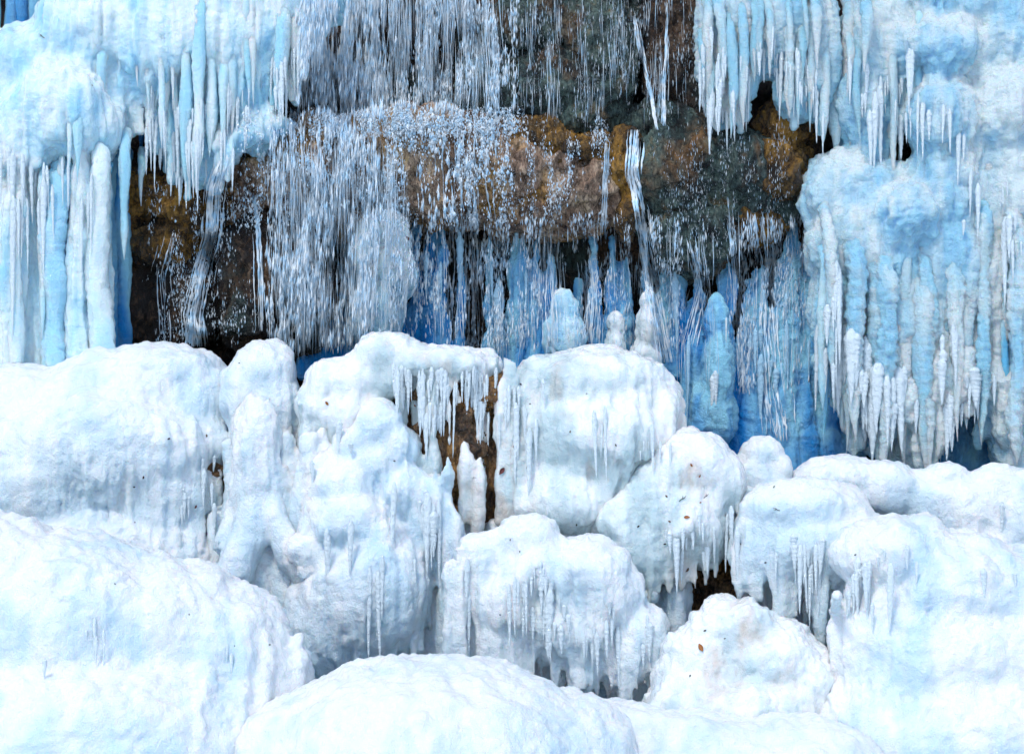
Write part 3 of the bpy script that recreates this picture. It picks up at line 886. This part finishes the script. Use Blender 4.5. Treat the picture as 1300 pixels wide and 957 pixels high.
for x0, x1, y0, y1, n in [(520, 880, 300, 380, 60), (870, 1070, 330, 480, 50), (400, 520, 320, 400, 12)]:      # azure icicles behind the water
    for i in range(n):
        plan.append((random.uniform(x0, x1), random.uniform(y0, y1), random.uniform(35, 110), random.uniform(2, 5)))
for x0, x1, y0, y1, n, lmin, lmax, rmin, rmax in [
        (500, 645, 470, 530, 60, 25, 95, 1.8, 4.2), (640, 720, 490, 540, 9, 30, 90, 2.5, 4.5), (720, 860, 490, 560, 12, 25, 80, 1.6, 3.2), (800, 860, 530, 590, 6, 20, 50, 1.5, 2.5),
        (385, 450, 540, 640, 8, 20, 50, 2, 4), (400, 560, 640, 740, 26, 35, 110, 3, 6.5), (480, 560, 600, 680, 10, 30, 90, 3, 5),
        (570, 700, 700, 790, 22, 40, 110, 2.5, 5.5), (700, 850, 760, 830, 22, 25, 70, 3, 5.5), (820, 910, 660, 720, 12, 20, 60, 2.5, 4.5),
        (920, 960, 630, 680, 7, 40, 90, 2, 3.6), (950, 1120, 690, 760, 32, 30, 100, 2.5, 5.5), (1050, 1130, 720, 800, 12, 50, 110, 3, 6), (225, 280, 585, 640, 6, 20, 45, 2, 3.5), (150, 300, 640, 690, 7, 18, 45, 2, 3.5),
        (20, 140, 780, 850, 7, 20, 50, 1.8, 3), (240, 330, 800, 850, 7, 20, 55, 1.8, 3),
        (1150, 1290, 640, 720, 14, 20, 50, 2.5, 4.5), (1210, 1290, 690, 740, 8, 20, 50, 2.5, 4.5)]:
    for i in range(n):
        plan.append((random.uniform(x0, x1), random.uniform(y0, y1), random.uniform(lmin, lmax), random.uniform(rmin, rmax)))
plan += [(x + random.uniform(-8, 8), y + random.uniform(-12, 12), l, r) for x, y, l, r in plan if y < 640]
plan += [(x + random.uniform(-12, 12), y + random.uniform(-15, 15), l, r) for x, y, l, r in plan if y >= 480]
for px, py, L, r in plan:
    p, n, o = hit(px, py)
    if p is None or n.z > 0.35: continue
    root = o.parent
    if root is None or not root.name.startswith(('ice_', 'frozen')): continue
    k = S * (p.y + D) / D
    ys = [q.y for q in (hit(px, py + f * L)[0] for f in (0.3, 0.6, 0.9)) if q is not None]
    ym = min([p.y] + ys)
    if p.y - ym > 0.12: continue
    end = hit(px, py + 0.8 * L)[0]
    above = hit(px, py - 7)[0]
    free = (end is None or end.y > p.y + 0.03) or n.z < -0.1 or (above is not None and above.y < p.y - 0.01)
    if not free and random.random() > 0.22: continue
    q = random.random()
    L *= 0.45 + 0.95 * q ** 2
    r *= 0.6 + 0.7 * q
    icicle(root, Vector(at(px, py - 2.0 * r, ym)) + Vector((0, 0.1 * r * k, 0)), L * k, r * k, BLUE_ICICLES if root.name.startswith('ice_wall') else None)

# ------------------------------------------------------------------ water
def drop_template(sides=3):
    t = np.array([0, 0.6, 1.0]); rr = np.array([0.05, 1.0, 0.08])
    th = np.linspace(0, 2 * math.pi, sides, endpoint=False)
    V = np.stack([rr[:, None] * np.cos(th), rr[:, None] * np.sin(th), np.repeat(0.5 - t[:, None], sides, 1)], -1).reshape(-1, 3)
    idx = np.arange(len(t) * sides).reshape(-1, sides); a, b = idx[:-1], idx[1:]
    F = np.stack([a, b, np.roll(b, -1, 1), np.roll(a, -1, 1)], -1).reshape(-1, 4)
    return V.astype(np.float32), F


DV, DF = drop_template()


def spray(label, zones, name='water_spray'):
    """zones: (x0,x1,y0,y1,n,lmin,lmax,rmin,rmax,max distance off the rock,density threshold)"""
    C, RR, LL, SL = [], [], [], []
    for x0, x1, y0, y1, n, lmin, lmax, rmin, rmax, off, thr in zones:
        X = rng.uniform(x0, x1, n * 3); Yp = rng.uniform(y0, y1, n * 3)
        dens = fbm(np.stack([X * 0.045, Yp * 0.010, X * 0 + x0], 1), 3) + 0.5 * perlin(np.stack([X * 0.15, Yp * 0.03, X * 0 + 3], 1))
        ex = np.minimum(np.minimum(X - x0, x1 - X) / 30, 1) * np.minimum(np.minimum(Yp - y0, y1 - Yp) / 12 + 0.1, 1)
        keep = (dens + rng.normal(0, 0.15, n * 3) > thr) & (rng.random(n * 3) < ex)
        X, Yp = X[keep][:n], Yp[keep][:n]
        for px, py in zip(X, Yp):
            p, nn, o = hit(px, py)
            if p is None or p.y < -0.75: continue
            yy = p.y - abs(rng.normal(0, off)) - 0.01
            k = pxs(yy)
            u = rng.random(); big = u ** 5
            C.append(at(px, py, yy)); RR.append((rmin + (rmax - rmin) * big) * k)
            LL.append((lmin + (lmax - lmin) * (0.5 * big + 0.5 * rng.random() ** 2)) * k); SL.append(rng.normal(0, 0.05))
    C, RR, LL, SL = (np.array(a, dtype=np.float32) for a in (C, RR, LL, SL))
    sc = np.stack([RR, RR, LL], 1)
    V = DV[None] * sc[:, None, :]
    V[:, :, 0] += V[:, :, 2] * SL[:, None]
    V = (V + C[:, None, :]).reshape(-1, 3)
    F = (DF[None] + (np.arange(len(C)) * len(DV))[:, None, None]).reshape(-1, 4)
    return tag(link(name, new_mesh(name, V, F), M['water']), label, 'water', kind='stuff')


def stream(label, path, w, n, rad=(1.2, 3.2), group=None, wander=1.0, name='water_stream'):
    """braided threads of white water running down the rock along a path of photo points"""
    path = np.array(path, dtype=float)
    tt = np.linspace(0, 1, len(path))
    Vs, Fs, k0 = [], [], 0
    H = abs(path[-1, 1] - path[0, 1])
    sdm = random.uniform(0, 500)
    rad = (rad[0] * 0.6, rad[1] * 0.62)
    for i in range(n * 6):
        ln = random.uniform(12, 60) if i > n else random.uniform(50, 130)
        t0 = random.uniform(-0.05, 1.0 - 0.4 * ln / H); t1 = min(1.0, t0 + ln / H); t0 = max(0, t0)
        L = H * (t1 - t0)
        m = max(6, int(L / 4.5))
        t = np.linspace(t0, t1, m)
        sd_ = random.uniform(0, 500)
        lane = random.gauss(0, 0.42)
        x = (np.interp(t, tt, path[:, 0]) + w * np.interp(t, [0, 1], [0.85, 1.0]) * lane
             + min(0.3 * w, 2.6) * perlin(np.stack([t * H / 55 + sdm + lane * 5.5, t * 0, t * 0], 1)) * 2
             + 1.5 * perlin(np.stack([t * H / 9 + sd_, t * 0, t * 0], 1)))
        y = np.interp(t, tt, path[:, 1])
        P = []
        for a, b in zip(x, y):
            p, nn, o = hit(a, b)
            if p is None or p.y < -0.7:
                break
            P.append((a, b, p.y))
        if len(P) < 5: continue
        P = np.array(P)
        dep = P[:, 2].copy()
        for _ in range(3):
            dep[1:-1] = np.minimum(dep[1:-1], 0.5 * (dep[:-2] + dep[2:]))
        W = np.array([at(a, b, d - 0.012) for (a, b, _), d in zip(P, dep)])
        q = np.linspace(0, 1, len(W))
        r = (rad[0] + (rad[1] * 1.5 - rad[0]) * random.random() ** 3) * S * np.sin(math.pi * np.clip(q, 0.02, 0.98)) ** 0.6 * (0.35 + 1.3 * np.abs(perlin(np.stack([np.arange(len(W)) * 0.7 + sd_, W[:, 0] * 0, W[:, 0] * 0], 1))) * 1.6)
        V, F = tube(W, r, 5)
        Vs.append(V); Fs.append(F[:, ::-1] + k0); k0 += len(V)
    if not Vs: return
    V = np.concatenate(Vs)
    me = new_mesh(name, V, np.concatenate(Fs))
    lo = V[V[:, 2].argmin()]
    return tag(link(name, me, M['water'], None, lo), label, 'water', group)


stream('broad forked white stream running over golden brown rock', [(283, 200), (272, 240), (268, 300), (255, 350), (245, 400), (248, 440)], 16, 34, (1.2, 3.6))
stream('slim wriggling water thread on dark rock beside the forked stream', [(322, 245), (328, 290), (330, 340), (332, 420)], 5, 7, (1.2, 2.6))
stream('scattered water threads on the dark brown rock column', [(215, 300), (205, 350), (210, 440)], 24, 4, (0.8, 2.0))
stream('braided white stream spilling from the notch between ledge and mossy outcrop', [(808, 165), (803, 220), (812, 270), (820, 330), (832, 390), (845, 460)], 13, 32, (1.2, 3.2))
stream('slanting water thread on the dark rock rib beside its straight twin', [(806, 20), (815, 70), (826, 120), (834, 165)], 4, 6, (1.0, 2.2), 'twin water threads')
stream('thin straight water thread down the dark rock rib', [(846, 0), (846, 60), (843, 110), (842, 160)], 4, 6, (1.0, 2.2), 'twin water threads')
stream('wide blue white stream between deep blue columns and the crusted fall', [(965, 270), (975, 340), (972, 420), (978, 500), (985, 560)], 22, 22, (1.0, 3.4))
stream('thin water thread between rusty specked stump and wide stream', [(925, 250), (932, 330), (940, 420), (945, 500)], 8, 10, (0.9, 2.2))
stream('fine water threads over the blue flutes below the tan ledge', [(690, 290), (688, 350), (690, 440)], 34, 12, (0.8, 2.2))
stream('water threads falling onto the small pale blue ice dome', [(745, 330), (752, 380), (748, 440)], 16, 12, (0.8, 2.2))
stream('dense white water curtain pouring from the middle of the tan ledge', [(590, 150), (592, 230), (600, 320), (600, 430)], 48, 20, (0.7, 2.6))
stream('white water strands pouring over the ledge onto the white ice knob', [(440, 150), (430, 240), (425, 340), (420, 440)], 55, 14, (0.7, 2.4))
stream('thin trickle at the end of the tan ledge', [(770, 180), (768, 240), (765, 300)], 5, 7, (0.9, 2.2))
stream('thread of water in front of slender pinkish stump', [(880, 300), (890, 360), (872, 440)], 14, 7, (0.9, 2.2))

spray('fine spray and drops of the falling water across the rock face', [
    (375, 500, -8, 150, 7500, 4, 30, 0.18, 2.2, 0.16, -0.15),
    (480, 660, -8, 145, 7000, 3, 18, 0.18, 2.0, 0.12, 0.10),
    (650, 900, -8, 160, 1600, 2, 12, 0.15, 0.7, 0.05, 0.02),
    (300, 660, 136, 290, 10000, 1.2, 7, 0.18, 2.0, 0.08, 0.02),
    (300, 660, 136, 290, 1600, 3, 13, 1.0, 4.6, 0.06, 0.20),
    (600, 790, 145, 290, 4500, 1.2, 7, 0.18, 1.4, 0.05, 0.16),
    (390, 670, 134, 175, 8000, 1.0, 5, 0.18, 2.0, 0.08, -0.1),
    (335, 490, 150, 445, 7500, 4, 28, 0.18, 2.2, 0.16, 0.02),
    (335, 640, 200, 445, 900, 5, 24, 1.0, 3.6, 0.08, 0.22),
    (440, 700, 270, 450, 6000, 3, 16, 0.18, 1.8, 0.08, 0.12),
    (700, 900, 270, 450, 3000, 2, 14, 0.18, 1.5, 0.05, 0.12),
    (820, 1020, 150, 330, 1500, 1.5, 9, 0.15, 0.6, 0.03, 0.02),
    (920, 1030, 270, 500, 3000, 3, 16, 0.18, 1.6, 0.05, 0.08),
    (180, 330, 230, 440, 2500, 1.5, 9, 0.18, 1.2, 0.04, 0.10),
    (375, 640, -20, 130, 1500, 40, 130, 0.22, 0.8, 0.14, 0.0),
    (330, 520, 190, 430, 1300, 40, 130, 0.22, 0.8, 0.12, -0.05),
    (520, 1030, 290, 470, 600, 30, 110, 0.2, 0.8, 0.05, 0.1),
    (640, 880, -10, 150, 350, 20, 90, 0.2, 0.6, 0.04, 0.1)])

# ------------------------------------------------------------------ leaves and bits frozen onto the ice
LEAF = {'red': plain('dark_red_leaf', (0.10, 0.015, 0.012)), 'orange': plain('orange_leaf', (0.32, 0.11, 0.02)), 'brown': plain('brown_leaf', (0.10, 0.045, 0.02)), 'dark': plain('dark_twig', (0.03, 0.018, 0.014)), 'green': plain('green_needle', (0.05, 0.09, 0.03))}


def leaf_mesh():
    V, F = [], []
    n = 7
    for i in range(n):
        t = i / (n - 1)
        w = math.sin(math.pi * t ** 0.85) * 0.24 + 0.02
        z = 0.10 * math.sin(t * 3)
        V += [(t - 0.5, -w, z + 0.10), (t - 0.5, 0, z), (t - 0.5, w, z + 0.12)]
    for i in range(n - 1):
        a = i * 3
        F += [(a, a + 1, a + 4, a + 3), (a + 1, a + 2, a + 5, a + 4)]
    # give the blade thickness
    V = np.array(V); m = len(V)
    V2 = np.concatenate([V, V - np.array([0, 0, 0.05])])
    F2 = F + [tuple(m + i for i in f[::-1]) for f in F]
    ring = [i * 3 for i in range(n)] + [i * 3 + 2 for i in range(n - 1, -1, -1)]
    for i in range(len(ring)):
        a, b = ring[i], ring[(i + 1) % len(ring)]
        F2.append((b, a, m + a, m + b))
    return new_mesh('leaf', V2, F2)


def twig_mesh():
    P = np.array([(-0.5, 0, 0), (-0.2, 0.06, 0.03), (0.1, -0.03, 0.04), (0.5, 0.08, 0.02)])
    V, F = tube(P, [0.06, 0.05, 0.05, 0.02], 5)
    V2, F2 = tube(np.array([(-0.05, 0.0, 0.03), (0.1, 0.16, 0.05), (0.2, 0.3, 0.05)]), [0.045, 0.04, 0.015], 5)
    return new_mesh('twig', np.concatenate([V, V2]), np.concatenate([F, F2 + len(V)]))


LM, TM = {}, {}
for c in LEAF:
    LM[c] = leaf_mesh(); LM[c].materials.append(LEAF[c])
    TM[c] = twig_mesh(); TM[c].materials.append(LEAF[c])


def bit(px, py, size, col, kind, label, group=None):
    p, n, o = hit(px, py)
    if p is None: return
    ob = bpy.data.objects.new(kind, (LM if kind == 'leaf' else TM)[col])
    COL.objects.link(ob)
    k = S * (p.y + D) / D
    size *= 0.72
    ob.scale = (size * k,) * 3
    ob.location = p + n * (0.06 * size * k)
    q = n.to_track_quat('Z', 'Y')
    from mathutils import Quaternion
    ob.rotation_mode = 'QUATERNION'
    ob.rotation_quaternion = q @ Quaternion((0, 0, 1), random.uniform(0, 6.28))
    tag(ob, label, kind, group)


bit(637, 598, 15, 'red', 'leaf', 'dark red curled leaf stuck to the grey flank of the broad dome')
bit(517, 303, 9, 'red', 'leaf', 'red leaf on the splashed white ice knob')
bit(562, 507, 8, 'red', 'leaf', 'dark leaf scrap under the snow cap beside amber rock')
bit(872, 657, 11, 'orange', 'leaf', 'largest orange leaf on the leaf speckled ice lobe')
bit(600, 566, 12, 'brown', 'twig', 'short brown twig lying on ice between amber rock gaps')
bit(53, 46, 14, 'dark', 'twig', 'forked dark twig on the rounded bulge of the frozen curtain')
bit(897, 630, 12, 'dark', 'twig', 'forked dark twig on the leaf speckled ice lobe')
bit(867, 633, 16, 'green', 'twig', 'green conifer needle on the leaf speckled ice lobe')
bit(986, 646, 13, 'dark', 'twig', 'dark twig on the small cluster of round ice knobs')
bit(248, 643, 7, 'red', 'leaf', 'red leaf scrap on the long snowy bank')
bit(415, 512, 9, 'orange', 'leaf', 'orange leaf scrap at the shoulder of the snow capped dome')
bit(890, 822, 16, 'orange', 'leaf', 'rusty leaf in the patch of the rough snowy hump')
bit(872, 723, 9, 'brown', 'leaf', 'brown leaf near the dripping point of the speckled lobe')
HOSTS = [('long snowy ice bank', 'the long snowy bank'), ('broad smooth snowy', 'the broad smooth mound'), ('snow capped icy', 'the snow capped dome over amber rock'), ('bulbous', 'the stacked bulbous knobs'), ('grey translucent', 'the broad dome with grey flank'),
         ('leaf speckled', 'the speckled ice lobe'), ('heaped', 'the heaped ice cushion'), ('rusty patch', 'the rough hump with rusty patch'), ('wide frosted', 'the wide frosted shelf'), ('rounded white ice knob', 'the knob above the frozen runnel'), ('great smooth', 'the great white bank'),
         ('small cluster', 'the cluster of round knobs'), ('rounded bulge', 'the rounded bulge of the frozen curtain'), ('amber', 'the amber rock'), ('lumpy snow', 'the lumpy ice ridge')]
for px, py, s, c in [(503, 502, 5, 'green'), (527, 515, 5, 'orange'), (533, 524, 5, 'orange'), (501, 585, 5, 'dark'), (669, 594, 5, 'red'), (653, 567, 7, 'brown'), (661, 488, 5, 'dark'), (673, 513, 4, 'dark'), (724, 548, 5, 'brown'), (745, 500, 4, 'dark'), (782, 565, 5, 'dark'),
                     (878, 590, 7, 'orange'), (888, 604, 6, 'orange'), (866, 681, 6, 'orange'), (850, 662, 6, 'brown'), (846, 630, 6, 'brown'), (732, 666, 5, 'dark'), (810, 668, 6, 'dark'), (889, 638, 5, 'orange'), (660, 700, 4, 'dark'), (648, 685, 4, 'dark'), (844, 690, 5, 'dark'),
                     (170, 618, 5, 'dark'), (182, 606, 6, 'dark'), (214, 557, 6, 'dark'), (262, 553, 6, 'brown'), (171, 663, 4, 'dark'), (304, 461, 4, 'dark'), (240, 780, 4, 'dark'), (342, 818, 5, 'green'), (298, 820, 4, 'dark'), (146, 741, 4, 'dark'), (1086, 704, 5, 'dark'), (876, 858, 6, 'dark'), (895, 800, 6, 'dark'), (920, 810, 4, 'dark'), (972, 714, 5, 'dark'), (117, 109, 4, 'dark'), (983, 618, 5, 'green'), (635, 780, 4, 'dark'), (940, 690, 5, 'brown')]:
    o = hit(px, py)[2]
    host = (o.parent or o).get('label', '') if o else ''
    place = next((v for k, v in HOSTS if k in host), 'the ice')
    bit(px, py, s, c, 'leaf', 'tiny %s leaf crumb frozen onto %s' % (c, place), '%s leaf crumbs on %s' % (c, place))
